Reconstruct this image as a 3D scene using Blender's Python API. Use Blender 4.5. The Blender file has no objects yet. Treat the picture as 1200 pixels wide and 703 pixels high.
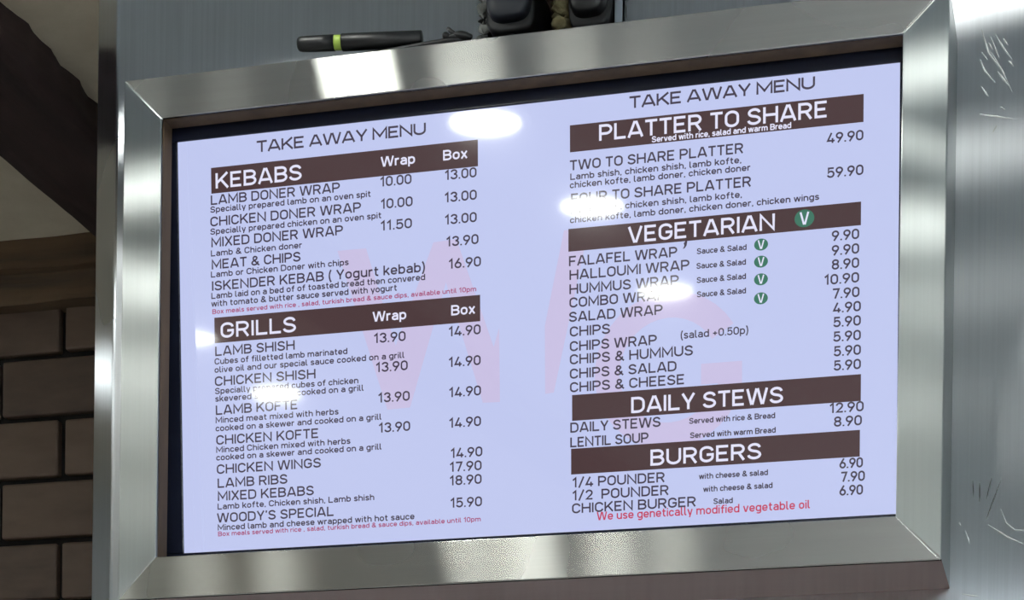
import bpy, bmesh, math, random
from mathutils import Vector, Matrix, noise
random.seed(7)
S = bpy.context.scene
C = S.collection
PI = math.pi

# ---------------------------------------------------------------- camera, world, exposure
Z0 = 2.30                                    # height of the menu's centre above the floor (m); the panel faces -Y
cam = bpy.data.cameras.new('camera'); camo = bpy.data.objects.new('camera', cam); C.objects.link(camo); S.camera = camo
_r = (0.97105254, 0.23845392, 0.01402403); _d = (0.01491457, -0.00193069, -0.99988691); _f = (-0.23839988, 0.97115189, -0.00543124)
camo.matrix_world = Matrix(((_r[0], -_d[0], -_f[0], 0.66865), (_r[1], -_d[1], -_f[1], -2.15975), (_r[2], -_d[2], -_f[2], Z0 - 0.89134), (0, 0, 0, 1)))
cam.sensor_width = 36; cam.sensor_fit = 'HORIZONTAL'
cam.lens = 2265.17 / 1200 * 36
cam.shift_x = (600 - 722.35) / 1200          # the photo is a crop from the upper part of a level shot
cam.shift_y = (1271.91 - 351.5) / 1200
cam.clip_start = 0.05
S.view_settings.view_transform = 'Standard'; S.view_settings.look = 'None'
S.view_settings.gamma = 1; S.view_settings.use_curve_mapping = False
S.view_settings.exposure = 0.0
LAMP = 36.0                                  # radiance of a downlight's lens
LAMP_COL = (.98, 1.0, 0.94)
w = bpy.data.worlds.new('world'); S.world = w; w.use_nodes = True
w.node_tree.nodes['Background'].inputs[0].default_value = (0.9, 1.0, 1.05, 1)
w.node_tree.nodes['Background'].inputs[1].default_value = 0.02
S.cycles.use_denoising = True
S.cycles.sample_clamp_indirect = 6

# ---------------------------------------------------------------- helpers
def lin(*c):
    return tuple((v/255/12.92 if v/255 <= .04045 else ((v/255+.055)/1.055)**2.4) for v in c) + (1,)
class NT:
    def __init__(s, name):
        s.m = bpy.data.materials.new(name); s.m.use_nodes = True; s.t = s.m.node_tree; s.p = s.t.nodes['Principled BSDF']
    def n(s, typ, **kw):
        nd = s.t.nodes.new(typ)
        for k, v in kw.items():
            if k in nd.inputs.keys(): nd.inputs[k].default_value = v
            else: setattr(nd, k, v)
        return nd
    def l(s, a, b): s.t.links.new(a, b)
    def set(s, **kw):
        for k, v in kw.items(): s.p.inputs[k.replace('_', ' ')].default_value = v
        return s
    def coord(s, scale=(1, 1, 1)):
        tc = s.n('ShaderNodeTexCoord'); mp = s.n('ShaderNodeMapping'); mp.inputs['Scale'].default_value = scale
        s.l(tc.outputs['Object'], mp.inputs['Vector']); return mp.outputs['Vector']
    def ramp(s, fac, stops):
        r = s.n('ShaderNodeValToRGB')
        while len(r.color_ramp.elements) < len(stops): r.color_ramp.elements.new(.5)
        for e, (p, c) in zip(r.color_ramp.elements, stops): e.position = p; e.color = c
        s.l(fac, r.inputs['Fac']); return r.outputs['Color']
def plain(name, col, rough=.5, metal=0, **kw):
    return NT(name).set(Base_Color=col, Roughness=rough, Metallic=metal, **kw).m
def noisy(name, a, b, scale=(8, 8, 8), rough=.7, bump=.2, detail=6, dist=.01):
    t = NT(name); v = t.coord(scale); nz = t.n('ShaderNodeTexNoise', Scale=1.0, Detail=detail, Roughness=.6); t.l(v, nz.inputs['Vector'])
    t.l(t.ramp(nz.outputs['Fac'], [(.3, a), (.7, b)]), t.p.inputs['Base Color']); t.set(Roughness=rough)
    if bump:
        bp = t.n('ShaderNodeBump', Strength=bump, Distance=dist); t.l(nz.outputs['Fac'], bp.inputs['Height']); t.l(bp.outputs['Normal'], t.p.inputs['Normal'])
    return t.m
def steel(name, brush, smear, col=(.60, .62, .61), rough=.36, aniso=.95, var=.06):
    """brushed stainless steel: brush = direction of the brush lines, smear = the direction highlights are drawn out in"""
    t = NT(name)
    sc = tuple(3.0 if b else 260.0 for b in brush)
    v = t.coord(sc); nz = t.n('ShaderNodeTexNoise', Scale=1.0, Detail=4, Roughness=.6); t.l(v, nz.inputs['Vector'])
    v2 = t.coord((5, 5, 5)); n2 = t.n('ShaderNodeTexNoise', Scale=1.0, Detail=1.5, Roughness=.5); t.l(v2, n2.inputs['Vector'])
    ad = t.n('ShaderNodeMath', operation='ADD'); t.l(nz.outputs['Fac'], ad.inputs[0]); t.l(n2.outputs['Fac'], ad.inputs[1])
    lo = tuple(c*(1-var) for c in col)+(1,); hi = tuple(c*(1+var) for c in col)+(1,)
    gl = t.n('ShaderNodeBsdfAnisotropic', distribution='BECKMANN', Anisotropy=-aniso)
    mr = t.n('ShaderNodeMapRange'); t.l(ad.outputs[0], mr.inputs['Value']); mr.inputs['From Min'].default_value = .6; mr.inputs['From Max'].default_value = 1.4
    t.l(t.ramp(mr.outputs[0], [(0, lo), (1, hi)]), gl.inputs['Color'])
    rr = t.n('ShaderNodeMapRange'); t.l(n2.outputs['Fac'], rr.inputs['Value']); rr.inputs['To Min'].default_value = rough*.9; rr.inputs['To Max'].default_value = rough*1.1
    t.l(rr.outputs[0], gl.inputs['Roughness'])
    cb = t.n('ShaderNodeCombineXYZ'); cb.inputs[0].default_value, cb.inputs[1].default_value, cb.inputs[2].default_value = smear
    t.l(cb.outputs[0], gl.inputs['Tangent'])
    t.t.nodes.remove(t.p); t.l(gl.outputs[0], t.t.nodes['Material Output'].inputs['Surface'])
    return t.m
def glow(name, col, gloss=True):
    t = NT(name).set(Base_Color=(.004, .004, .005, 1), Roughness=.05)
    t.set(Emission_Color=col, Emission_Strength=1.0)
    if gloss: t.set(Coat_Weight=.2, Coat_Roughness=.14)
    return t.m

def link(name, me, mats=(), parent=None, loc=None):
    o = bpy.data.objects.new(name, me); C.objects.link(o)
    for m in (mats if isinstance(mats, (list, tuple)) else [mats]): me.materials.append(m)
    if parent: o.parent = parent
    if loc: o.location = loc
    return o
def tag(o, label=None, cat=None, group=None, kind=None):
    for k, v in (('label', label), ('category', cat), ('group', group), ('kind', kind)):
        if v: o[k] = v
    return o
def empty(name, loc, label, cat, group=None):
    o = bpy.data.objects.new(name, None); C.objects.link(o); o.location = loc; o.empty_display_size = .05
    return tag(o, label, cat, group)
def mesh(name, verts, faces, smooth=False):
    me = bpy.data.meshes.new(name); me.from_pydata([tuple(v) for v in verts], [], faces)
    bm = bmesh.new(); bm.from_mesh(me); bmesh.ops.recalc_face_normals(bm, faces=bm.faces); bm.to_mesh(me); bm.free()
    if smooth:
        for p in me.polygons: p.use_smooth = True
    return me
def bm_mesh(name, bm, smooth=False):
    bmesh.ops.recalc_face_normals(bm, faces=bm.faces)
    me = bpy.data.meshes.new(name); bm.to_mesh(me); bm.free()
    if smooth:
        for p in me.polygons: p.use_smooth = True
    return me
def add_box(bm, lo, hi, bevel=0, seg=2):
    vs = [bm.verts.new((x, y, z)) for x in (lo[0], hi[0]) for y in (lo[1], hi[1]) for z in (lo[2], hi[2])]
    fs = [bm.faces.new([vs[i] for i in f]) for f in ((0,1,3,2),(4,6,7,5),(0,4,5,1),(2,3,7,6),(0,2,6,4),(1,5,7,3))]
    if bevel:
        bmesh.ops.bevel(bm, geom=list({e for f in fs for e in f.edges}), offset=bevel, segments=seg, affect='EDGES', profile=.5)
def box(name, lo, hi, mat, parent=None, bevel=0, seg=2):
    bm = bmesh.new(); add_box(bm, lo, hi, bevel, seg); return link(name, bm_mesh(name, bm), mat, parent)
def prism(name, front, back, mat, parent=None, bevel=0):
    """solid between two loops of equally many points"""
    n = len(front); fs = [list(range(n)), list(range(n, 2*n))] + [[i, (i+1) % n, n+(i+1) % n, n+i] for i in range(n)]
    o = link(name, mesh(name, list(front)+list(back), fs), mat, parent)
    if bevel:
        b = o.modifiers.new('bevel', 'BEVEL'); b.width = bevel; b.segments = 3; b.limit_method = 'ANGLE'
        for p in o.data.polygons: p.use_smooth = False
    return o
def add_tube(bm, pts, r, seg=12, caps=True):
    pts = [Vector(p) for p in pts]; rs = r if isinstance(r, (list, tuple)) else [r]*len(pts); rings = []
    for i, p in enumerate(pts):
        t = (pts[min(i+1, len(pts)-1)] - pts[max(i-1, 0)]).normalized()
        a = t.cross(Vector((0, 0, 1)));  a = a.normalized() if a.length > 1e-3 else Vector((1, 0, 0)); b = t.cross(a).normalized()
        rings.append([bm.verts.new(p + rs[i]*(math.cos(2*PI*k/seg)*a + math.sin(2*PI*k/seg)*b)) for k in range(seg)])
    for A, B in zip(rings, rings[1:]):
        for k in range(seg): bm.faces.new((A[k], A[(k+1) % seg], B[(k+1) % seg], B[k]))
    if caps: bm.faces.new(rings[0]); bm.faces.new(rings[-1])
def tube(name, pts, r, mat, parent=None, seg=12, smooth=True):
    bm = bmesh.new(); add_tube(bm, pts, r, seg); return link(name, bm_mesh(name, bm, smooth), mat, parent)
def spline(pts, n=8):
    P = [Vector(p) for p in pts]; P = [2*P[0]-P[1]] + P + [2*P[-1]-P[-2]]; out = []
    for i in range(1, len(P)-2):
        for k in range(n):
            t = k/n; a, b, c, d = P[i-1:i+3]
            out.append(.5*((2*b)+(c-a)*t+(2*a-5*b+4*c-d)*t*t+(3*b-a-3*c+d)*t**3))
    return out + [P[-2]]

# ---------------------------------------------------------------- materials
M = {}
X, Yv, Zv = (1, 0, 0), (0, 1, 0), (0, 0, 1)
M['steel_h'] = steel('brushed steel, horizontal grain', X, Zv, col=(.67, .675, .645), rough=.27, aniso=.86)
M['steel_v'] = steel('brushed steel, vertical grain', Zv, X, col=(.73, .77, .765), rough=.33, aniso=.82)
M['steel_s'] = steel('brushed steel, folded sides', Zv, Yv, col=(.66, .68, .68), rough=.32, aniso=.5)
M['panel'] = steel('brushed steel sheet', Zv, X, col=(.88, .91, .96), rough=.39, aniso=.85, var=.10)
M['edge'] = steel('polished steel edge', Zv, X, col=(.80, .86, .94), rough=.28, aniso=.6)
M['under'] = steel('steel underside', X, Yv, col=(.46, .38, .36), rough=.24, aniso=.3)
M['wood_lip'] = noisy('raw board edge', lin(74, 57, 36), lin(98, 78, 52), (40, 40, 6), .75, .2, dist=.001)
M['bezel'] = plain('black bezel plastic', lin(24, 28, 44), .25)
M['display'] = glow('display white', lin(193, 201, 240))
M['text'] = glow('display dark lettering', lin(70, 62, 78))
M['white'] = glow('display white lettering', lin(228, 228, 250))
M['bar'] = glow('display brown bar', lin(76, 57, 59))
M['red'] = glow('display red lettering', lin(196, 66, 96))
M['note'] = glow('display crimson lettering', lin(168, 84, 124))
M['pink'] = glow('display pale pink', lin(202, 193, 228))
M['green'] = glow('display green', lin(62, 118, 98))
M['black'] = plain('black plastic', lin(15, 16, 18), .42)
M['grey_black'] = plain('worn black plastic', lin(44, 48, 56), .45)
M['lime'] = plain('lime plastic', lin(168, 196, 84), .45)
M['rubber'] = plain('black rubber', lin(20, 21, 24), .5)
M['foam'] = noisy('old expanding foam', lin(84, 78, 52), lin(150, 142, 104), (60, 60, 40), .9, .6, dist=.004)
M['sealant'] = noisy('grey sealant', lin(110, 112, 108), lin(160, 162, 156), (70, 70, 50), .7, .5, dist=.003)
M['recess'] = noisy('dirty brown board', lin(38, 30, 24), lin(78, 60, 46), (50, 50, 12), .85, .3, dist=.002)
M['plaster'] = noisy('rough cream plaster', lin(206, 194, 172), lin(222, 211, 190), (9, 9, 9), .9, .5, dist=.01)
M['beam'] = noisy('dark stained beam', lin(44, 34, 34), lin(66, 50, 48), (22, 2.2, 22), .7, .5, dist=.006)
M['rail'] = noisy('brown timber rail', lin(62, 48, 34), lin(104, 82, 58), (2.5, 14, 26), .75, .5, dist=.004)
M['grout'] = noisy('black grout', lin(16, 14, 14), lin(28, 24, 22), (60, 60, 60), .95, .2)
M['lens'] = NT('lit lamp lens').set(Base_Color=(.8, .8, .8, 1), Emission_Color=LAMP_COL+(1,), Emission_Strength=LAMP).m
M['lens_bright'] = NT('brightly lit lamp lens').set(Base_Color=(.8, .8, .8, 1), Emission_Color=LAMP_COL+(1,), Emission_Strength=LAMP*2.2).m
M['lens_dim'] = NT('softly lit lamp lens').set(Base_Color=(.8, .8, .8, 1), Emission_Color=LAMP_COL+(1,), Emission_Strength=LAMP*.5).m
M['diffuser'] = NT('added fill light panel').set(Base_Color=(.8, .8, .8, 1), Emission_Color=(.92, 1.0, 1.04, 1), Emission_Strength=44).m  # emission of the added fill lights
M['trim'] = plain('white lamp trim', lin(220, 220, 214), .4)
M['floor'] = noisy('pale floor tile', lin(168, 166, 162), lin(186, 184, 180), (6, 6, 6), .4, .05)  # unseen floor, kept pale to bounce light up to the ceiling
M['paint'] = noisy('cool white ceiling paint', lin(204, 212, 214), lin(214, 221, 222), (4, 4, 4), .8, .03)
M['cream'] = noisy('cream wall paint', lin(204, 206, 204), lin(216, 218, 216), (3, 3, 3), .8, .05)
M['redtile'] = noisy('red brown wall tile', lin(104, 40, 32), lin(132, 54, 42), (7, 7, 7), .5, .1)
M['scratch'] = plain('scuffed bright steel', (.78, .80, .80, 1), .62, 1.0)
M['gouge'] = plain('dark scuffed steel', (.16, .17, .18, 1), .5, 1.0)
def brick_mat():
    t = NT('brown glazed brick'); ge = t.n('ShaderNodeNewGeometry')
    v = t.coord((14, 14, 40)); nz = t.n('ShaderNodeTexNoise', Scale=1.0, Detail=5); t.l(v, nz.inputs['Vector'])
    mx = t.n('ShaderNodeMath', operation='ADD'); t.l(ge.outputs['Random Per Island'], mx.inputs[0]); t.l(nz.outputs['Fac'], mx.inputs[1])
    dv = t.n('ShaderNodeMath', operation='MULTIPLY'); t.l(mx.outputs[0], dv.inputs[0]); dv.inputs[1].default_value = .5
    t.l(t.ramp(dv.outputs[0], [(.2, lin(62, 50, 44)), (.5, lin(92, 75, 63)), (.8, lin(108, 89, 75))]), t.p.inputs['Base Color'])
    bp = t.n('ShaderNodeBump', Strength=.25, Distance=.004); t.l(nz.outputs['Fac'], bp.inputs['Height']); t.l(bp.outputs['Normal'], t.p.inputs['Normal'])
    t.set(Roughness=.55); return t.m
M['brick'] = brick_mat()

# ---------------------------------------------------------------- the setting
XL, XR, YB, YF, ZC = -2.8, 2.5, .864, -4.9, Z0 + .53
st = lambda o: tag(o, kind='structure')
st(box('floor', (XL, YF, -.06), (XR, YB, 0), M['floor']))
st(box('ceiling', (XL-.1, YF-.1, ZC), (-.76, YB+.1, ZC+.08), M['plaster']))
st(box('ceiling', (-.7598, .115, ZC), (-.36, YB+.1, ZC+.08), M['plaster']))
st(box('ceiling', (-.3598, .115, ZC), (XR+.1, YB+.1, ZC+.08), M['paint']))
st(box('ceiling', (-.7598, YF-.1, ZC), (XR+.1, .1148, ZC+.08), M['paint']))
st(box('wall_left', (XL-.1, YF, 0), (XL, YB, ZC), M['cream']))
st(box('wall_right', (XR, YF, 0), (XR+.1, YB, ZC), M['cream']))
st(box('wall_front', (XL, YF-.1, 0), (XR, YF, ZC), M['cream']))
st(box('trim_2', (XL, YF, 0), (XR, YF+.03, 1.45), M['redtile']))
def brick_wall():
    bm = bmesh.new(); add_box(bm, (XL, YB, 0), (XR, YB+.1, ZC)); nv = len(bm.faces)
    for f in bm.faces: f.material_index = 0
    pitch, L, j = .10625, .2350, .0056
    for r in range(17):
        z1 = 0.4427 + Z0 - r*pitch; z0 = z1 - pitch
        off = -1.0712 + (0 if r % 2 == 0 else L/2)
        for k in range(-5, 3):
            x0 = off + k*L; x1 = x0 + L
            if x1 > -.45: continue
            q = random.uniform(-.0022, .0022)
            add_box(bm, (x0+j+random.uniform(-.0015, .0015), YB-.016+q, z0+j+random.uniform(-.0012, .0012)), (x1-j, YB+.001, z1-j), .004, 2)
    for f in bm.faces[:] if hasattr(bm.faces, '__getitem__') else bm.faces: pass
    bm.faces.ensure_lookup_table()
    for i, f in enumerate(bm.faces): f.material_index = 0 if all(v.co.y > YB-1e-4 and (abs(v.co.x) > 1.9 or abs(v.co.z-1.4) > 1.3) for v in f.verts) else 1
    return st(link('wall_back', bm_mesh('wall_back', bm), [M['grout'], M['brick']]))
brick_wall()

def grid_box(name, lo, hi, n, warp, mat, parent=None, smooth=True):
    """box cut into n=(nx, ny, nz) cells whose skin is pushed about by warp(v)"""
    bm = bmesh.new(); add_box(bm, lo, hi)
    for ax in range(3):
        for i in range(1, n[ax]):
            p = [0, 0, 0]; p[ax] = lo[ax] + (hi[ax]-lo[ax])*i/n[ax]; q = [0, 0, 0]; q[ax] = 1
            bmesh.ops.bisect_plane(bm, geom=bm.verts[:]+bm.edges[:]+bm.faces[:], plane_co=p, plane_no=q)
    for v in bm.verts: v.co = warp(v.co.copy())
    return link(name, bm_mesh(name, bm, smooth), mat, parent)
def rail_warp(c):
    up = (c.z - (Z0+.414))/.116
    c.y += .010*noise.noise((c.x*6, 3.1, c.z*22)) + (.012 if up > .55 else 0) * (1 + noise.noise((c.x*9, 1, 0)))
    if up < .2: c.z += .004*noise.noise((c.x*12, 7, 2))
    return c
st(grid_box('trim_1', (-2.2, YB-.052, Z0+.4140), (-.55, YB+.004, ZC), (60, 2, 7), rail_warp, M['rail'], smooth=False))

def beam(x0, x1, ya, h, label, wob):
    def warp(c):
        t = (c.z - (ZC-h))/h                                   # 0 underside, 1 at the plaster
        side = (c.x - x0)/(x1-x0)
        c.x += wob*(.6*noise.noise((c.y*5.5, side*2, 4.2)) + .55*noise.noise((c.y*21, side*2, 9.1)) + .45*noise.noise((c.y*60, side*2, 2.1)))*(t*.9+.15)
        c.z += .004*noise.noise((c.x*9, c.y*7, 1.7))*(1 if t < .5 else 0)
        return c
    o = grid_box('ceiling_beam', (x0, ya, ZC-h), (x1, YB, ZC+.01), (6, 260, 3), warp, M['beam'])
    return tag(o, label, 'beam', 'dark beams across the plaster ceiling')
beam(-0.9389, -0.7683, -4.8, .058, 'wide dark wooden ceiling beam left of the steel panel with a ragged plaster edge', .022)
beam(-0.5988, -.42, .20, .058, 'short dark wooden ceiling beam whose corner shows at the top beside the steel panel edge', .008)

# ---------------------------------------------------------------- ceiling downlights
def ring_mesh(r0, r1, h, n=40):
    V, F = [], []
    prof = [(r0, .004), (r0, -h*.4), ((r0+r1)/2, -h), (r1, -h*.35), (r1, .004)]
    for k in range(n):
        a = 2*PI*k/n
        V += [(r*math.cos(a), r*math.sin(a), z) for r, z in prof]
    m = len(prof)
    for k in range(n):
        for i in range(m-1): F.append([k*m+i, k*m+i+1, ((k+1) % n)*m+i+1, ((k+1) % n)*m+i])
    return mesh('trim_ring', V, F, True)
def disc_mesh(r, z, n=40):
    V = [(r*math.cos(2*PI*k/n), r*math.sin(2*PI*k/n), z) for k in range(n)] + [(r*math.cos(2*PI*k/n), r*math.sin(2*PI*k/n), z+.012) for k in range(n)]
    return mesh('lens', V, [list(range(n)), list(range(n, 2*n))] + [[k, (k+1) % n, n+(k+1) % n, n+k] for k in range(n)])
RM, DM = ring_mesh(.057, .071, .006), disc_mesh(.0545, -.003)
DB = disc_mesh(.0575, -.003); DB.materials.append(M['lens_bright'])
DD = disc_mesh(.0545, -.003); DD.materials.append(M['lens_dim'])
RM.materials.append(M['trim']); DM.materials.append(M['lens'])
ORD = ['first', 'second', 'third', 'fourth', 'fifth', 'sixth', 'seventh', 'eighth']
def downlight(x, y, label, lens):
    t = empty('ceiling_downlight', (x, y, ZC), label, 'ceiling light', 'round downlights in the plaster ceiling')
    for nm, me in (('trim_ring', RM), ('lens', lens)):
        o = bpy.data.objects.new(nm, me); C.objects.link(o); o.parent = t
for row, pts in (('middle', [(-.31, -.23), (-.294, -.765), (-.234, -1.213), (-.224, -1.79)]),
                 ('left', [(-1.35, -.74), (-1.34, -1.28), (-1.334, -1.84), (-1.374, -2.406)]),
                 ('added far left', [(-2.05, .30), (-2.05, -.62)]),  # unseen lamps added to brighten the panel's bent edge
                 ('right', [(.62, -.15), (.61, -.58), (.62, -1.10), (.62, -1.64)])):
    for i, (x, y) in enumerate(pts):
        downlight(x, y, 'round white ceiling downlight, %s from the steel panel in the %s row' % (ORD[i], row), DB if row == 'left' and i > 2 else DD if row == 'right' else DM)

def fill_light(x, y, label):  # added fill lights, out of view, that raise the room's ambient light
    t = empty('fill_light_panel', (x, y, ZC), label, 'ceiling light', 'added fill lights at the back right of the room')
    fr_ = bmesh.new()
    for lo, hi in (((-.31, -.31, -.012), (-.285, .31, .002)), ((.285, -.31, -.012), (.31, .31, .002)), ((-.285, -.31, -.012), (.285, -.285, .002)), ((-.285, .285, -.012), (.285, .31, .002))): add_box(fr_, lo, hi)
    link('frame', bm_mesh('frame', fr_), M['trim'], t); box('diffuser', (-.285, -.285, -.007), (.285, .285, .001), M['diffuser'], t)
fill_light(.75, -4.4, 'added square fill light behind the viewer, nearest to the downlights')
fill_light(1.45, -4.4, 'added square fill light behind the viewer between its two neighbours')
fill_light(2.12, -4.4, 'added square fill light behind the viewer beside the right wall')

# ---------------------------------------------------------------- steel cladding panel
PY = .129                                                      # its face stands at Y = PY
HX0, HX1, HZ0 = -.0765, .0995, Z0 + .335                       # rough cut-out at the top
panel = empty('steel_cladding_panel', (0, PY, Z0-1.2), 'brushed stainless steel cladding panel behind the framed menu screen', 'panel')
inv = Matrix.Translation((0, -PY, -(Z0-1.2)))
def in_panel(o): o.parent = panel; o.matrix_parent_inverse = inv; return o
def sheet():
    xs = [-.578, -.3, HX0, HX1, .5, 1.9]; zs = [Z0-1.2, Z0-.5, HZ0, Z0+.528]; bm = bmesh.new(); g = {}
    for i, x in enumerate(xs):
        for k, z in enumerate(zs): g[i, k] = bm.verts.new((x, PY, z))
    for i in range(len(xs)-1):
        for k in range(len(zs)-1):
            if i == 2 and k == 2: continue
            bm.faces.new((g[i, k], g[i+1, k], g[i+1, k+1], g[i, k+1]))
    for f in bm.faces:
        f.normal_update()
        if f.normal.y > 0: f.normal_flip()
    me = bpy.data.meshes.new('sheet'); bm.to_mesh(me); bm.free(); return me
sh = in_panel(link('sheet', sheet(), M['panel'])); _m = sh.modifiers.new('thickness', 'SOLIDIFY'); _m.thickness = .0015; _m.offset = -1
def edge():
    prof = [(-.578, .129), (-.5812, .1294), (-.5838, .1306), (-.5858, .1328), (-.6275, .1655), (-.6295, .168), (-.630, .172), (-.630, .782)]
    F = [(x, y, Z0-1.2) for x, y in prof]; B = [(x, y, Z0+.528) for x, y in prof]; n = len(prof)
    o = link('bent_edge', mesh('bent_edge', F+B, [[i, i+1, n+i+1, n+i] for i in range(n-1)]), M['edge'])
    s = o.modifiers.new('thickness', 'SOLIDIFY'); s.thickness = .0015
    return in_panel(o)
edge()
def stroke_solid(name, lines, width, depth, y, mat):
    """shallow raised streaks, tapering at both ends, on a face looking towards -Y"""
    bm = bmesh.new()
    for pts in lines:
        P = [Vector((x, 0, Z0+z)) for x, z in pts]
        Q = [P[0]]
        for a, b in zip(P, P[1:]): Q += [a.lerp(b, .33), a.lerp(b, .66), b]
        n = len(Q); rows = []
        for i, p in enumerate(Q):
            t = (Q[min(i+1, n-1)] - Q[max(i-1, 0)]).normalized(); s = Vector((-t.z, 0, t.x))
            ww = width*(.25 + .75*math.sin(PI*(i+.15)/(n-.7)))*random.uniform(.7, 1.2)
            rows.append([bm.verts.new(Vector((0, y, 0)) + p + s*ww), bm.verts.new(Vector((0, y-depth, 0)) + p), bm.verts.new(Vector((0, y, 0)) + p - s*ww)])
        for A, B in zip(rows, rows[1:]):
            bm.faces.new((A[0], A[1], B[1], B[0])); bm.faces.new((A[1], A[2], B[2], B[1])); bm.faces.new((A[2], A[0], B[0], B[2]))
    return link(name, bm_mesh(name, bm), mat)
BR= [[(0.5266, 0.3319), (0.5354, 0.3025), (0.5538, 0.2774)], [(0.5373, 0.322), (0.5473, 0.2956)], [(0.5427, 0.3243), (0.5521, 0.3072), (0.5632, 0.2911)], [(0.5273, 0.305), (0.5338, 0.2954)], [(0.5258, 0.2966), (0.5308, 0.2833), (0.5429, 0.268)], [(0.5461, 0.2802), (0.5581, 0.2631)], [(0.5582, 0.2917), (0.5641, 0.2846)], [(0.5375, 0.3049), (0.5506, 0.2817), (0.5626, 0.2557)], [(0.5492, 0.2393), (0.5551, 0.2352)], [(0.5269, 0.2328), (0.5631, 0.224)], [(0.5414, 0.2105), (0.5457, 0.2179)], [(0.5274, 0.2654), (0.5354, 0.2527)], [(0.5427, -0.2452), (0.5667, -0.2614), (0.5888, -0.2715)], [(0.5571, -0.2278), (0.5634, -0.2442), (0.5734, -0.2529), (0.5895, -0.2543)], [(0.5169, -0.2508), (0.522, -0.2662)], [(0.5094, -0.2405), (0.5114, -0.2446)], [(0.5136, -0.3243), (0.5332, -0.3281)], [(0.5354, 0.315), (0.5395, 0.3066)], [(0.552, 0.3181), (0.5569, 0.3096)]]
DK= [[(0.5576, -0.1916), (0.5482, -0.2172), (0.5406, -0.239)], [(0.5459, -0.1909), (0.5404, -0.2154)], [(0.5244, -0.1926), (0.5257, -0.2126)], [(0.5323, -0.1961), (0.5326, -0.2179)]]
for s in BR: in_panel(stroke_solid('scratch_mark', [s], .0011, .0004, PY, M['scratch']))
for s in DK: in_panel(stroke_solid('gouge_mark', [s], .0008, .0003, PY, M['gouge']))
# the cut-out: a shallow board-lined recess behind it, a folded steel flange at its right
def recess():
    x0, x1, z0, z1, y0, y1, t = HX0, HX1, HZ0, Z0+.528, PY+.0016, PY+.066, .004; bm = bmesh.new()
    add_box(bm, (x0-t, y1, z0-t), (x1+t, y1+t, z1)); add_box(bm, (x0-t, y0, z0-t), (x0, y1, z1)); add_box(bm, (x1, y0, z0-t), (x1+t, y1, z1)); add_box(bm, (x0, y0, z0-t), (x1, y1, z0))
    return in_panel(link('cable_recess', bm_mesh('cable_recess', bm), M['recess']))
recess()
in_panel(box('flange', (.0885, PY-.012, Z0+.36), (.0985, PY-.001, Z0+.527), M['edge'], bevel=.0008))
in_panel(box('seam_strip', (.0990, PY-.004, Z0+.32), (.1008, PY-.0002, Z0+.527), M['gouge']))
def bead():
    bm = bmesh.new(); add_tube(bm, [(-.0805+.003*noise.noise((0, i*.7, 3)), PY-.001, Z0+.345+i*.0065) for i in range(28)], [.0075+.003*noise.noise((5, i*.9, 0)) for i in range(28)], 14)
    for v in bm.verts: v.co += Vector((1, .5, 1))*.0022*noise.noise(v.co*160)
    return in_panel(link('sealant_bead', bm_mesh('sealant_bead', bm, True), M['sealant']))
bead()

# ---------------------------------------------------------------- steel housing with its mitred front
WI, HI, BW = .44884, .26702, .05048                            # half opening, bar width
WO, HO = WI + BW, HI + BW
fr = empty('menu_housing', (0, 0, Z0-HO), 'brushed stainless steel box housing with mitred front bars around the menu screen', 'frame')
fin = Matrix.Translation((0, 0, -(Z0-HO)))
def in_frame(o): o.parent = fr; o.matrix_parent_inverse = fin; return o
def bar(corners, mat):
    f = [(x, 0 if abs(x) <= WI+1e-6 and abs(z) <= HI+1e-6 else -.002, Z0+z) for x, z in corners]; b = [(x, .003, Z0+z) for x, z in corners]
    return in_frame(prism('frame_bar', f, b, mat, bevel=.0014))
g = .0004
bar([(-WI-g, HI+g*0), (WI+g, HI), (WO-g, HO), (-WO+g, HO)], M['steel_h'])
bar([(-WI-g, -HI), (WI+g, -HI), (WO-g, -HO), (-WO+g, -HO)], M['steel_h'])
bar([(-WI, -HI-g), (-WI, HI+g), (-WO, HO-g), (-WO, -HO+g)], M['steel_v'])
bar([(WI, -HI-g), (WI, HI+g), (WO, HO-g), (WO, -HO+g)], M['steel_v'])
in_frame(box('side_panel', (-WO, .0032, Z0-HO+.002), (-WO+.0015, PY-.0005, Z0+HO-.002), M['steel_s']))
in_frame(box('side_panel', (WO-.0015, .0032, Z0-HO+.002), (WO, PY-.0005, Z0+HO-.002), M['steel_s']))
in_frame(box('top_panel', (-WO, .0032, Z0+HO-.0015), (WO, PY-.0005, Z0+HO), M['steel_h']))
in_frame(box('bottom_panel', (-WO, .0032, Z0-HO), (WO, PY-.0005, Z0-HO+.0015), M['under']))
LD = .026                                                       # depth of the raw board lining inside the opening
for lo, hi in (((-WI-.012, .0035, Z0+HI), (WI+.012, LD, Z0+HI+.012)), ((-WI-.012, .0035, Z0-HI-.012), (WI+.012, LD, Z0-HI)),
               ((-WI-.012, .0035, Z0-HI), (-WI, LD, Z0+HI)), ((WI, .0035, Z0-HI), (WI+.012, LD, Z0+HI))):
    in_frame(box('opening_lining', lo, hi, M['wood_lip']))
in_frame(stroke_solid('dent', [[(-.0095, -.2720), (-.0140, -.283), (-.0175, -.2930), (-.0162, -.3085)]], .0042, .0013, -.0004, M['steel_s']))
in_frame(stroke_solid('scratch', [[(-.4372, .2848), (-.4268, .2703)]], .0008, .0004, -.0008, M['scratch']))
for sx, sz in ((-1, 1), (1, 1), (1, -1), (-1, -1)):             # bright ground weld along each mitre
    pts = [(sx*WI, sz*HI), (sx*(WI+BW*.5), sz*(HI+BW*.5)), (sx*(WO-.001), sz*(HO-.001))]
    in_frame(stroke_solid('mitre_weld', [pts], .0009, .0003, -.0006, M['scratch']))

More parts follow.
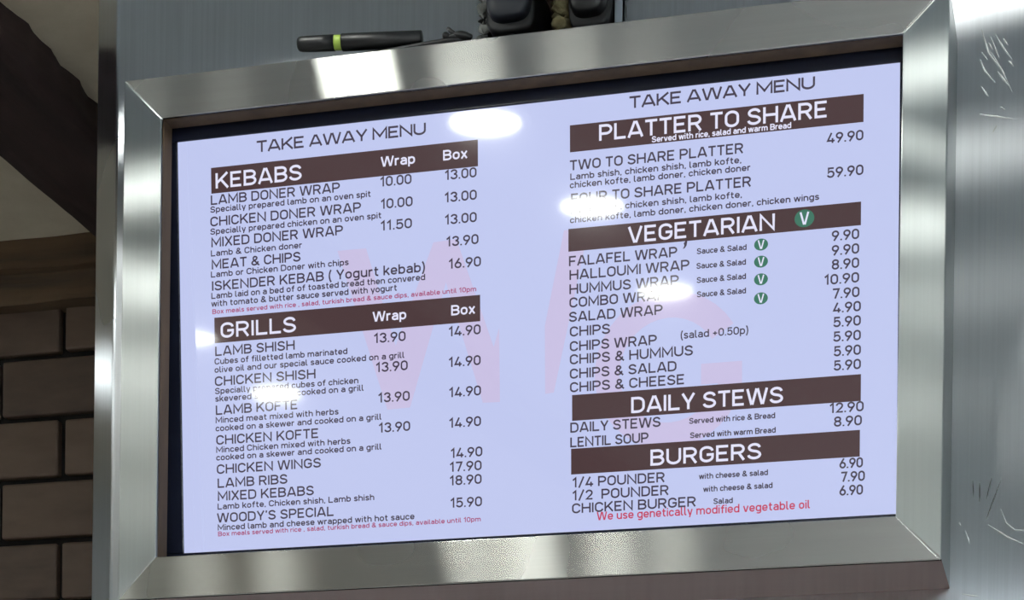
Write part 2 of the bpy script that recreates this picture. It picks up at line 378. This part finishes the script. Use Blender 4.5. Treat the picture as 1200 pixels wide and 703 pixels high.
# ---------------------------------------------------------------- the display
TAU = 0.06318
disp = empty('menu_display', (-.0013, .050, Z0+.00442), 'lit digital take away menu screen listing kebabs, grills and platters inside the steel housing', 'screen')
disp.rotation_euler = (TAU, 0, 0)
def bezel():
    x0, z0, x1, z1 = .4440, .2500, .476, .272; bm = bmesh.new()
    add_box(bm, (-x1, -.0018, z0), (x1, .030, z1), .001); add_box(bm, (-x1, -.0018, -z1), (x1, .030, -z0), .001)
    add_box(bm, (-x1, -.0018, -z0), (-x0, .030, z0), .001); add_box(bm, (x0, -.0018, -z0), (x1, .030, z0), .001)
    add_box(bm, (-x1+.004, .016, -z1+.004), (x1-.004, .034, z1-.004), .002)
    return link('bezel', bm_mesh('bezel', bm), M['bezel'], disp)
bezel()
lcd = box('display_panel', (-.4439, 0, -.2499), (.4439, .012, .2499), M['display'], disp)

# lettering: a mono-line face drawn with strokes (M start, L line, Q quarter ellipse through a corner), cap height 1
G = {
'A': (.80, ["M.05 0 L.365 1", "M.75 0 L.435 1", "M.18 .26 L.62 .26", "M.33 .93 L.47 .93"]), 'B': (.70, ["M.07 .07 L.07 .93 L.38 .93 Q.61 .93 .61 .72 Q.61 .52 .38 .52 L.07 .52", "M.38 .52 Q.64 .52 .64 .29 Q.64 .07 .38 .07 L.0 .07"]),
'C': (.70, ["M.64 .69 Q.64 .93 .355 .93 Q.07 .93 .07 .65 L.07 .35 Q.07 .07 .355 .07 Q.64 .07 .64 .31"]), 'D': (.73, ["M.07 0 L.07 .93 L.36 .93 Q.66 .93 .66 .63 L.66 .37 Q.66 .07 .36 .07 L.07 .07"]),
'E': (.64, ["M.60 .93 L.07 .93 L.07 .07 L.60 .07", "M.07 .51 L.53 .51"]), 'F': (.62, ["M.60 .93 L.07 .93 L.07 0", "M.07 .48 L.53 .48"]),
'G': (.72, ["M.64 .70 Q.64 .93 .355 .93 Q.07 .93 .07 .65 L.07 .35 Q.07 .07 .355 .07 Q.65 .07 .65 .33 L.65 .47 L.36 .47"]), 'H': (.76, ["M.07 0 L.07 1", "M.69 0 L.69 1", "M.07 .51 L.69 .51"]),
'I': (.14, ["M.07 0 L.07 1"]), 'J': (.55, ["M.48 1 L.48 .30 Q.48 .07 .26 .07 Q.08 .07 .04 .2"]), 'K': (.72, ["M.07 0 L.07 1", "M.66 1 L.09 .36", "M.29 .58 L.69 0"]), 'L': (.61, ["M.07 1 L.07 .07 L.60 .07"]),
'M': (.90, ["M.07 0 L.07 .95 L.45 .26 L.83 .95 L.83 0"]), 'N': (.78, ["M.07 0 L.07 .94 L.71 .06 L.71 1"]), 'O': (.73, ["M.07 .50 L.07 .65 Q.07 .93 .365 .93 Q.66 .93 .66 .65 L.66 .35 Q.66 .07 .365 .07 Q.07 .07 .07 .35 L.07 .51"]),
'P': (.69, ["M.07 0 L.07 .93 L.38 .93 Q.63 .93 .63 .68 Q.63 .43 .38 .43 L.07 .43"]), 'R': (.71, ["M.07 0 L.07 .93 L.38 .93 Q.62 .93 .62 .69 Q.62 .46 .38 .46 L.07 .46", "M.37 .48 L.64 0"]),
'S': (.69, ["M.60 .73 Q.59 .93 .35 .93 Q.09 .93 .09 .715 Q.09 .54 .35 .51 Q.62 .48 .62 .28 Q.62 .07 .34 .07 Q.07 .07 .06 .27"]), 'T': (.64, ["M.01 .93 L.63 .93", "M.32 0 L.32 .93"]),
'U': (.75, ["M.07 1 L.07 .36 Q.07 .07 .375 .07 Q.68 .07 .68 .36 L.68 1"]), 'V': (.74, ["M.05 1 L.335 0", "M.69 1 L.405 0", "M.30 .07 L.44 .07"]), 'W': (1.10, ["M.05 1 L.265 0", "M.30 0 L.525 1", "M.575 1 L.80 0", "M.835 0 L1.05 1"]),
'X': (.70, ["M.05 1 L.65 0", "M.65 1 L.05 0"]), 'Y': (.70, ["M.05 1 L.35 .40", "M.65 1 L.35 .40", "M.35 .44 L.35 0"]), 'Z': (.64, ["M.05 .93 L.57 .93 L.07 .07 L.60 .07"]),
'0': (.63, ["M.07 .5 L.07 .66 Q.07 .93 .315 .93 Q.56 .93 .56 .66 L.56 .34 Q.56 .07 .315 .07 Q.07 .07 .07 .34 L.07 .51"]), '1': (.42, ["M.05 .72 L.29 .95 L.29 0"]),
'2': (.62, ["M.08 .69 Q.08 .93 .315 .93 Q.55 .93 .55 .69 Q.55 .56 .44 .45 L.10 .07 L.60 .07"]), '3': (.62, ["M.08 .75 Q.10 .93 .31 .93 Q.54 .93 .54 .73 Q.54 .53 .30 .53", "M.30 .53 Q.56 .53 .56 .30 Q.56 .07 .31 .07 Q.07 .07 .06 .27"]),
'4': (.66, ["M.40 1 L.08 .23 L.66 .23", "M.48 .48 L.48 0"]), '5': (.62, ["M.56 .93 L.13 .93 L.11 .50 Q.15 .62 .32 .62 Q.56 .62 .56 .345 Q.56 .07 .31 .07 Q.07 .07 .06 .26"]),
'6': (.63, ["M.44 1 L.11 .45", "M.07 .32 Q.07 .57 .315 .57 Q.56 .57 .56 .32 Q.56 .07 .315 .07 Q.07 .07 .07 .33"]), '7': (.60, ["M.04 .93 L.55 .93 L.23 0"]),
'8': (.63, ["M.09 .72 Q.09 .93 .315 .93 Q.54 .93 .54 .73 Q.54 .53 .315 .53 Q.09 .53 .09 .74", "M.07 .30 Q.07 .53 .315 .53 Q.56 .53 .56 .30 Q.56 .07 .315 .07 Q.07 .07 .07 .31"]), '9': (.63, ["M.19 0 L.52 .55", "M.07 .68 Q.07 .93 .315 .93 Q.56 .93 .56 .68 Q.56 .43 .315 .43 Q.07 .43 .07 .69"]),
'a': (.57, ["M.10 .54 Q.12 .66 .29 .66 Q.50 .66 .50 .47 L.50 0", "M.50 .40 L.26 .40 Q.07 .40 .07 .235 Q.07 .07 .26 .07 Q.50 .07 .50 .24"]), 'b': (.59, ["M.07 1 L.07 0", "M.07 .44 Q.07 .66 .295 .66 Q.52 .66 .52 .44 L.52 .29 Q.52 .07 .295 .07 Q.07 .07 .07 .29"]),
'c': (.53, ["M.48 .50 Q.46 .66 .28 .66 Q.07 .66 .07 .44 L.07 .29 Q.07 .07 .28 .07 Q.46 .07 .48 .23"]), 'd': (.59, ["M.52 1 L.52 0", "M.52 .44 Q.52 .66 .295 .66 Q.07 .66 .07 .44 L.07 .29 Q.07 .07 .295 .07 Q.52 .07 .52 .29"]),
'e': (.58, ["M.07 .35 L.51 .35 L.51 .44 Q.51 .66 .29 .66 Q.07 .66 .07 .44 L.07 .29 Q.07 .07 .30 .07 Q.45 .07 .50 .18"]), 'f': (.42, ["M.42 .93 L.35 .93 Q.19 .93 .19 .76 L.19 0", "M.03 .64 L.40 .64"]),
'g': (.59, ["M.52 .73 L.52 -.02 Q.52 -.20 .30 -.20 Q.15 -.20 .11 -.13", "M.52 .44 Q.52 .66 .295 .66 Q.07 .66 .07 .44 L.07 .29 Q.07 .07 .295 .07 Q.52 .07 .52 .29"]), 'h': (.58, ["M.07 1 L.07 0", "M.07 .44 Q.07 .66 .29 .66 Q.51 .66 .51 .44 L.51 0"]),
'i': (.14, ["M.07 .73 L.07 0", "M.07 1 L.07 .86"]), 'j': (.2, ["M.12 .73 L.12 -.1 Q.12 -.2 .02 -.2", "M.12 1 L.12 .86"]), 'k': (.54, ["M.07 1 L.07 0", "M.49 .73 L.09 .27", "M.23 .42 L.52 0"]), 'l': (.26, ["M.07 1 L.07 .22 Q.07 .07 .20 .07 L.25 .07"]),
'm': (.92, ["M.07 .73 L.07 0", "M.07 .44 Q.07 .66 .27 .66 Q.46 .66 .46 .44 L.46 0", "M.46 .44 Q.46 .66 .66 .66 Q.85 .66 .85 .44 L.85 0"]), 'n': (.58, ["M.07 .73 L.07 0", "M.07 .44 Q.07 .66 .29 .66 Q.51 .66 .51 .44 L.51 0"]),
'o': (.58, ["M.07 .36 L.07 .44 Q.07 .66 .29 .66 Q.51 .66 .51 .44 L.51 .29 Q.51 .07 .29 .07 Q.07 .07 .07 .29 L.07 .37"]), 'p': (.59, ["M.07 .73 L.07 -.25", "M.07 .44 Q.07 .66 .295 .66 Q.52 .66 .52 .44 L.52 .29 Q.52 .07 .295 .07 Q.07 .07 .07 .29"]),
'q': (.59, ["M.52 .73 L.52 -.25"]), 'r': (.38, ["M.07 .73 L.07 0", "M.07 .42 Q.07 .66 .27 .66 L.36 .62"]), 's': (.50, ["M.43 .54 Q.42 .66 .25 .66 Q.08 .66 .08 .52 Q.08 .40 .25 .37 Q.44 .34 .44 .21 Q.44 .07 .25 .07 Q.08 .07 .06 .19"]),
't': (.42, ["M.17 .95 L.17 .24 Q.17 .07 .30 .07 L.39 .07", "M.03 .66 L.38 .66"]), 'u': (.58, ["M.51 .73 L.51 0", "M.07 .73 L.07 .29 Q.07 .07 .29 .07 Q.51 .07 .51 .29"]), 'v': (.56, ["M.05 .73 L.26 0", "M.51 .73 L.30 0"]),
'w': (.82, ["M.05 .73 L.22 0", "M.22 0 L.40 .73", "M.42 .73 L.60 0", "M.60 0 L.77 .73"]), 'x': (.54, ["M.05 .73 L.49 0", "M.49 .73 L.05 0"]), 'y': (.56, ["M.05 .73 L.28 .02", "M.51 .73 L.23 -.25"]), 'z': (.5, ["M.05 .66 L.44 .66 L.07 .07 L.46 .07"]),
'&': (.76, ["M.73 0 L.21 .62 Q.12 .93 .33 .93 Q.52 .93 .52 .76 Q.52 .64 .30 .52 Q.07 .42 .07 .27 Q.07 .07 .30 .07 Q.58 .07 .63 .42"]), '.': (.16, ["M.08 0 L.08 .15"]), ',': (.18, ["M.11 .14 L.06 -.10"]), "'": (.16, ["M.10 1 L.06 .76"]),
'(': (.28, ["M.24 1.06 Q.08 .85 .08 .43 Q.08 .02 .24 -.20"]), ')': (.28, ["M.04 1.06 Q.20 .85 .20 .43 Q.20 .02 .04 -.20"]), '/': (.50, ["M.05 -.06 L.45 1.06"]), '+': (.56, ["M.04 .40 L.52 .40", "M.28 .16 L.28 .64"]), ' ': (.22, []),
}
def path(s):
    pts = []; tok = s.replace('M', ' M ').replace('L', ' L ').replace('Q', ' Q ').split(); i = 0
    while i < len(tok):
        c = tok[i]; k = 4 if c == 'Q' else 2; a = [float(v) for v in tok[i+1:i+1+k]]; i += k+1
        if c == 'Q':
            p = pts[-1]; e = (a[2], a[3]); o = (p[0]+e[0]-a[0], p[1]+e[1]-a[1])
            for j in range(1, 6):
                t = j/5*PI/2; pts.append((o[0]+(p[0]-o[0])*math.cos(t)+(e[0]-o[0])*math.sin(t), o[1]+(p[1]-o[1])*math.cos(t)+(e[1]-o[1])*math.sin(t)))
        else: pts.append((a[0], a[1]))
    return pts
PATHS = {c: (wd, [path(s) for s in ss]) for c, (wd, ss) in G.items()}
def ribbon(V, F, pts, th, y):
    P = [Vector(p) for p in pts]; n = len(P); b0 = len(V)
    for i, p in enumerate(P):
        a = (p-P[i-1]).normalized() if i else None; b = (P[i+1]-p).normalized() if i < n-1 else None
        if a is None: a = b
        if b is None: b = a
        na, nb = Vector((-a.y, a.x)), Vector((-b.y, b.x)); m = na+nb
        m = m.normalized() if m.length > .2 else na; k = min(1/max(m.dot(na), .3), 2.0)
        for s in (1, -1): q = p + m*(s*k*th/2); V.append((q.x, y, q.y))
    for i in range(n-1): F.append((b0+2*i, b0+2*i+1, b0+2*i+3, b0+2*i+2))
def text_width(s, gap=.095): return sum(PATHS[c][0] for c in s) + gap*(len(s)-1)
def write(V, F, s, u0, v, u1, cap, th, y, gap=.095):
    """one line of lettering from u0 to u1 on baseline v (metres on the screen)"""
    k = (u1-u0)/text_width(s, gap); x = u0
    for c in s:
        wd, strokes = PATHS[c]
        for pts in strokes: ribbon(V, F, [(x+px*k, v+py*cap) for px, py in pts], th*cap, y)
        x += (wd+gap)*k
def flat(name, V, F, mats, mi=None):
    me = bpy.data.meshes.new(name); me.from_pydata(V, [], F)
    bm = bmesh.new(); bm.from_mesh(me)
    for f in bm.faces:
        f.normal_update()
        if f.normal.y > 0: f.normal_flip()
    bm.to_mesh(me); bm.free()
    o = link(name, me, mats, lcd)
    if mi:
        for p, i in zip(me.polygons, mi): p.material_index = i
    return o
def poly(name, loops, mat, y):
    V, F = [], []
    for L in loops: F.append(tuple(range(len(V), len(V)+len(L)))); V += [(u/1000, y, v/1000) for u, v in L]
    return flat(name, V, F, mat)
# pale pink monogram behind the writing
Wl = [(-234.7, 101.4), (-197.7, 101.2), (-160.8, -16.7), (-111.7, 100.8), (-82.6, 102.2), (-36.7, -27.4), (-29.8, -5.6), (-29.2, -92.4), (-50.6, -91.9), (-96.2, 52.6), (-143.0, -91.2), (-172.2, -91.8)]
Dl = [(50.8, 100.4), (81.0, 100.7), (37.7, -86.0), (27.1, -86.8), (26.9, -7.9)]
loops = [Wl, Dl]
for k in range(30):
    a0, a1 = math.radians(32 + k*10.0), math.radians(32 + (k+1)*10.0)
    loops.append([(178+r*math.cos(a), -70+r*1.0*math.sin(a)) for r, a in ((60, a0), (90, a0), (90, a1), (60, a1))])
loops.append([(216, -65.5), (264.5, -65.5), (264.5, -110), (240, -110), (236, -89), (216, -89)])
poly('watermark', loops, M['pink'], -.00012)
# brown heading bars
BARS = [(-399.7, 214.9, -55.1, 184.0), (-398.2, 34.6, -53.3, 3.8), (58.4, 219.8, 403.2, 189.0), (56.2, 101.4, 401.1, 75.3), (60.2, -90.6, 402.4, -120.6), (58.8, -153, 401.7, -183)]
for x0, z1, x1, z0 in BARS: poly('heading_bar', [[(x0, z0), (x1, z0), (x1, z1), (x0, z1)]], M['bar'], -.00036)
# (kind, text, left, baseline, right) in mm from the middle of the screen
ROWS = [
('t', 'TAKE AWAY MENU', -338.9, 227.6, -119.9),
('H', 'KEBABS', -393.9, 189.6, -279.8),
('h', 'Wrap', -177.5, 194.9, -134.1),
('h', 'Box', -98.6, 194.8, -68.1),
('i', 'LAMB DONER WRAP', -400.7, 170.6, -230.7),
('d', 'Specially prepared lamb on an oven spit', -401.5, 161.4, -191.0),
('p', '10.00', -178.9, 171.9, -138.8),
('p', '13.00', -96.8, 171.9, -56.9),
('i', 'CHICKEN DONER WRAP', -401.7, 144.8, -203.7),
('d', 'Specially prepared chicken on an oven spit', -401.9, 135.0, -177.6),
('p', '10.00', -178.4, 145.7, -137.6),
('p', '13.00', -97.3, 145.9, -56.8),
('i', 'MIXED DONER WRAP', -400.8, 119.8, -227.3),
('d', 'Lamb & Chicken doner', -401.5, 108.9, -280.8),
('p', '11.50', -178.9, 120.2, -138.6),
('p', '13.00', -97.2, 120.0, -57.0),
('i', 'MEAT & CHIPS', -400.7, 93.2, -282.8),
('d', 'Lamb or Chicken Doner with chips', -401.9, 83.5, -220.4),
('p', '13.90', -95.6, 94.3, -54.9),
('i', 'ISKENDER KEBAB ( Yogurt kebab)', -400.8, 67.4, -122.4),
('p', '16.90', -92.7, 68.1, -52.0),
('d', 'Lamb laid on a bed of of toasted bread then convered', -401.8, 57.7, -122.5),
('d', 'with tomato & butter sauce served with yogurt', -401.9, 48.2, -158.5),
('r', 'Box meals served with rice , salad, turkish bread & sauce dips, available until 10pm', -400.8, 39.3, -58.2),
('H', 'GRILLS', -390.1, 9.4, -289.5),
('h', 'Wrap', -189.7, 13.6, -146.9),
('h', 'Box', -89.7, 13.3, -59.6),
('i', 'LAMB SHISH', -397.8, -11.7, -291.8),
('p', '13.90', -188.8, -11.8, -147.9),
('p', '14.90', -93.3, -11.1, -52.9),
('d', 'Cubes of filletted lamb marinated', -398.7, -21.9, -223.2),
('d', 'olive oil and our special sauce cooked on a grill', -398.9, -31.9, -149.8),
('p', '13.90', -186.6, -46.5, -145.5),
('p', '14.90', -93.5, -47.1, -53.1),
('i', 'CHICKEN SHISH', -398.8, -48.1, -264.9),
('d', 'Specially prepared cubes of chicken', -398.8, -57.8, -209.3),
('d', 'skevered seasoning cooked on a grill', -398.6, -67.1, -202.6),
('p', '13.90', -184.0, -82.8, -143.3),
('p', '14.90', -93.3, -82.7, -52.9),
('i', 'LAMB KOFTE', -398.1, -83.2, -288.9),
('d', 'Minced meat mixed with herbs', -398.5, -93.2, -235.5),
('d', 'cooked on a skewer and cooked on a grill', -398.7, -103.1, -179.9),
('p', '13.90', -183.6, -118.6, -143.0),
('p', '14.90', -93.5, -118.7, -53.1),
('i', 'CHICKEN KOFTE', -398.1, -119.6, -261.9),
('d', 'Minced Chicken mixed with herbs', -398.3, -129.3, -220.4),
('d', 'cooked on a skewer and cooked on a grill', -398.4, -138.7, -180.2),
('i', 'CHICKEN WINGS', -397.9, -155.2, -259.1),
('p', '14.90', -91.8, -154.5, -51.6),
('i', 'LAMB RIBS', -397.1, -172.2, -303.6),
('p', '17.90', -93.1, -170.8, -52.6),
('i', 'MIXED KEBABS', -397.1, -188.1, -268.9),
('p', '18.90', -93.3, -186.9, -52.7),
('d', 'Lamb kofte, Chicken shish, Lamb shish', -397.5, -198.6, -190.1),
('i', "WOODY'S SPECIAL", -398.4, -214.7, -243.2),
('p', '15.90', -92.5, -213.4, -52.4),
('d', 'Minced lamb and cheese wrapped with hot sauce', -397.7, -224.3, -138.5),
('r', 'Box meals served with rice , salad, turkish bread & sauce dips, available until 10pm', -397.4, -231.4, -54.2),
('t', 'TAKE AWAY MENU', 130.1, 231.7, 348.0),
('H', 'PLATTER TO SHARE', 93.7, 198.5, 362.1),
('s', 'Served with rice, salad and warm Bread', 157.2, 190.6, 320.5),
('i', 'TWO TO SHARE PLATTER', 58.1, 168.3, 265.2),
('d', 'Lamb shish, chicken shish, lamb kofte,', 58.7, 157.5, 263.0),
('P', '49.90', 361.6, 169.4, 403.2),
('d', 'chicken kofte, lamb doner, chicken doner', 58.1, 148.0, 273.5),
('i', 'FOUR TO SHARE PLATTER', 59.4, 130.1, 274.4),
('P', '59.90', 362.1, 131.1, 403.5),
('d', 'Lamb shish, chicken shish, lamb kofte,', 58.6, 118.7, 263.8),
('d', 'chicken kofte, lamb doner, chicken doner, chicken wings', 58.2, 108.0, 353.1),
('H', 'VEGETARIAN', 128.7, 79.0, 302.4),
('i', 'FALAFEL WRAP', 56.8, 58.6, 187.4),
('c', 'Sauce & Salad', 210.9, 59.4, 269.2),
('P', '9.90', 367.9, 60.6, 399.2),
('i', 'HALLOUMI WRAP', 57.3, 42.7, 201.9),
('c', 'Sauce & Salad', 210.4, 42.8, 268.5),
('P', '9.90', 368.0, 44.4, 399.3),
('i', 'HUMMUS WRAP', 57.2, 26.3, 189.3),
('c', 'Sauce & Salad', 210.8, 26.7, 268.6),
('P', '8.90', 368.1, 28.6, 399.4),
('i', 'COMBO WRAP', 57.2, 10.8, 173.6),
('c', 'Sauce & Salad', 211.0, 10.5, 268.7),
('P', '10.90', 359.5, 12.3, 399.5),
('i', 'SALAD WRAP', 56.6, -5.7, 170.0),
('P', '7.90', 369.0, -3.9, 400.0),
('i', 'CHIPS', 57.6, -22.7, 106.9),
('P', '4.90', 369.8, -19.9, 401.7),
('n', '(salad +0.50p)', 191.5, -35.4, 271.8),
('i', 'CHIPS WRAP', 57.6, -39.7, 163.1),
('P', '5.90', 370.3, -35.8, 401.8),
('i', 'CHIPS & HUMMUS', 57.5, -54.9, 206.4),
('P', '5.90', 370.4, -52.1, 401.9),
('i', 'CHIPS & SALAD', 57.5, -71.5, 186.8),
('P', '5.90', 371.0, -68.5, 402.1),
('i', 'CHIPS & CHEESE', 57.6, -87.2, 196.3),
('P', '5.90', 371.1, -84.5, 402.2),
('H', 'DAILY STEWS', 132.2, -116.4, 312.8),
('i', 'DAILY STEWS', 57.9, -134.1, 167.7),
('c', 'Served with rice & Bread', 202.0, -133.2, 303.4),
('P', '12.90', 366.5, -132.0, 405.8),
('i', 'LENTIL SOUP', 57.9, -151.2, 153.0),
('c', 'Served with warm Bread', 203.1, -149.7, 304.1),
('P', '8.90', 371.7, -147.6, 403.8),
('H', 'BURGERS', 155.4, -178.5, 287.6),
('i', '1/4 POUNDER', 60.2, -198.2, 172.9),
('c', 'with cheese & salad', 213.9, -197.4, 295.2),
('P', '6.90', 378.5, -195.1, 405.2),
('i', '1/2  POUNDER', 60.1, -213.3, 177.6),
('c', 'with cheese & salad', 219.0, -212.4, 300.7),
('P', '7.90', 380.0, -210.3, 407.6),
('i', 'CHICKEN BURGER', 59.7, -228.4, 210.3),
('c', 'Salad', 231.1, -227.0, 253.9),
('P', '6.90', 378.7, -225.7, 405.5),
('w', 'We use genetically modified vegetable oil', 90.4, -238.1, 344.6),
]
STY = {'t': (13.4, .18, 'text'), 'H': (18.2, .165, 'white'), 'h': (11.6, .185, 'white'), 'i': (11.4, .172, 'text'), 'd': (7.2, .195, 'text'), 'p': (11.4, .172, 'text'), 'P': (11.2, .175, 'text'),
       's': (6.6, .2, 'white'), 'c': (6.4, .2, 'text'), 'n': (8.8, .165, 'text'), 'r': (5.6, .2, 'note'), 'w': (9.6, .165, 'red')}
NAME = {'t': 'title_lettering', 'H': 'heading_lettering', 'h': 'column_lettering', 'i': 'dish_lettering', 'd': 'description_lettering', 'p': 'price_lettering', 'P': 'price_lettering',
        's': 'heading_note', 'c': 'side_note', 'n': 'side_note', 'r': 'red_footnote', 'w': 'red_footnote'}
for kind, s, u0, v, u1 in ROWS:
    cap, th, mat = STY[kind]; V, F = [], []
    write(V, F, s, u0/1000, v/1000, u1/1000, cap/1000, th, -.00060 if mat == 'white' else -.00024, .03 if kind == 't' else .095)
    flat(NAME[kind], V, F, M[mat])
poly('stray_tick', [[(194.2, 66.8), (196.0, 70.2), (195.2, 73.2), (198.2, 76.6), (199.4, 74.8), (198.6, 70.4), (196.4, 67.4)]], M['text'], -.00024)
def badge(u, v, r, rz):
    V, F, mi = [], [], []; n = 36
    V += [(u/1000+r/1000*math.cos(2*PI*k/n), -.00048, v/1000+rz/1000*math.sin(2*PI*k/n)) for k in range(n)]; F.append(tuple(range(n))); mi.append(0)
    cap = r*1.22/1000; x = u/1000 - .37*cap
    for pts in PATHS['V'][1][:2]: ribbon(V, F, [(x+px*cap, v/1000-cap*.5+py*cap) for px, py in pts], .16*cap, -.00062)
    mi += [1]*(len(F)-1)
    return flat('green_badge', V, F, [M['green'], M['white']], mi)
badge(336.4, 88.6, 11.4, 9.9)
for v in (63.7, 44.5, 24.6, 3.2): badge(286.3, v, 8.1, 6.7)

# ---------------------------------------------------------------- things lying on top of the housing
TOP = Z0 + HO
A, B = Vector((-.2700, -.006, TOP+.0165)), Vector((-.1215, .018, TOP+.0185))
ax = (B-A).normalized(); L = (B-A).length
pen = empty('marker_pen', (A+B)/2 - Vector((0, 0, .0095)), 'black marker pen with a lime green band lying on top of the steel housing', 'pen')
def on_pen(o): o.parent = pen; o.matrix_parent_inverse = Matrix.Translation(-pen.location); return o
at = lambda s: A + ax*s
on_pen(tube('cap', [at(s) for s in (0, .0008, .0025, .006, .012, .03, .0445)], [.0052, .0066, .0078, .0085, .0088, .0090, .0091], M['black'], seg=20))
on_pen(tube('grip_band', [at(s) for s in (.0445, .0455, .0525, .0535)], [.0080, .0084, .0084, .0080], M['lime'], seg=20))
on_pen(tube('barrel', [at(s) for s in (.0535, .0545, .1, L-.0012, L)], [.0090, .0097, .0096, .0094, .0088], M['black'], seg=20))
cable = empty('power_cable', (-.1, .03, TOP), 'thin black cable with a tie on top of the steel housing beside the pen', 'cable')
cin = Matrix.Translation((.1, -.03, -TOP))
cp = spline([(-.256, .016, TOP+.0036), (-.20, .012, TOP+.0036), (-.14, .007, TOP+.0036), (-.105, .004, TOP+.0038), (-.07, .005, TOP+.0042), (-.055, .03, TOP+.0040), (-.05, .075, TOP+.006), (-.04, .098, TOP+.03), (-.037, .112, TOP+.055)])
o = tube('cord', cp, .0033, M['rubber'], cable); o.matrix_parent_inverse = cin
def tie():
    bm = bmesh.new()
    for (x, y, z), (a, b, c), ang in (((-.0660, .004, .0085), (.0125, .006, .0052), .25), ((-.0865, .003, .0105), (.0046, .004, .0042), .2), ((-.0790, .003, .0140), (.0090, .0028, .0026), .75), ((-.0765, .005, .0085), (.0085, .005, .0045), .1)):
        m = Matrix.Translation((x, y, TOP+z)) @ Matrix.Rotation(ang, 4, 'Y') @ Matrix.Diagonal((a, b, c, 1))
        bmesh.ops.create_icosphere(bm, subdivisions=3, radius=1, matrix=m)
    for v in bm.verts: v.co += Vector((1, 1, 1))*.0007*noise.noise(v.co*300)
    o = link('cable_tie', bm_mesh('cable_tie', bm, True), M['rubber'], cable); o.matrix_parent_inverse = cin
tie()

# ---------------------------------------------------------------- plugs and foam in the cut-out
def superloop(cx, cz, hx, hz, y, p=3.2, n=40, taper=0):
    out = []
    for k in range(n):
        a = 2*PI*k/n; c, s = math.cos(a), math.sin(a)
        x = math.copysign(abs(c)**(2/p), c); z = math.copysign(abs(s)**(2/p), s)
        out.append((cx+hx*x*(1-taper*max(z, 0)), y, cz+hz*z))
    return out
def loft(name, loops, mat, parent, minv, cap=True):
    n = len(loops[0]); V = [v for l in loops for v in l]; F = [[j*n+k, j*n+(k+1) % n, (j+1)*n+(k+1) % n, (j+1)*n+k] for j in range(len(loops)-1) for k in range(n)]
    if cap: F += [list(range(n)), list(range((len(loops)-1)*n, len(loops)*n))]
    o = link(name, mesh(name, V, F, True), mat, parent); o.matrix_parent_inverse = minv
    return o
def plug(cx, cz, hx, hz, yf, label, mat):
    yb = PY+.056
    t = empty('power_adaptor', (cx, yb, cz), label, 'plug', 'black plugs above the housing'); mi = Matrix.Translation((-cx, -yb, -cz))
    loft('body', [superloop(cx, cz+.003, hx*k, hz*q, y, 3.4, taper=.16) for k, q, y in ((.55, .55, yf-.0005), (.86, .88, yf+.0004), (.95, .95, yf+.003), (.99, .99, yf+.009), (1, 1, yf+.02), (1, 1, yb-.012))], mat, t, mi)
    loft('rim', [superloop(cx, cz-.004, hx*k, hz*k, y, 4.5, taper=.1) for k, y in ((.96, yf+.014), (1.06, yf+.015), (1.09, yf+.019), (1.09, yb-.004), (1.02, yb))], M['rubber'], t, mi)
    loft('cord_grip', [superloop(cx, z, r, r, y, 2, 16) for r, y, z in ((.0045, yf+.03, cz-hz-.012), (.006, yf+.03, cz-hz+.004))] if False else
         [[(cx+r*math.cos(2*PI*k/16), yf+.024+r*math.sin(2*PI*k/16), z) for k in range(16)] for r, z in ((.0042, cz-hz-.0145), (.0062, cz-hz-.004), (.0066, cz-hz+.006))], M['rubber'], t, mi)
plug(-.0395, Z0+.424, .0285, .0370, .088, 'grey black rounded plug on the left in the cut-out above the housing', M['grey_black'])
plug(.0595, Z0+.424, .0245, .0400, .092, 'dark black plug on the right in the cut-out beside the steel flange', M['black'])
def foam():
    bm = bmesh.new()
    pts = [(.0195+.004*noise.noise((i*.8, 0, 0)), .128+.006*noise.noise((0, i*.6, 2)), Z0+.348+i*.0072) for i in range(24)]
    add_tube(bm, pts, [.0125+.004*noise.noise((2, 0, i*.9)) for i in range(24)], 18)
    bmesh.ops.subdivide_edges(bm, edges=bm.edges[:], cuts=1, use_grid_fill=True)
    for v in bm.verts: v.co += Vector((1, 1, .6))*(.0030*noise.noise(v.co*90)+.0012*noise.noise(v.co*260))
    return tag(link('foam_filler', bm_mesh('foam_filler', bm, True), M['foam']), 'rough yellowish foam filler strip between the two black plugs', 'foam')
foam()
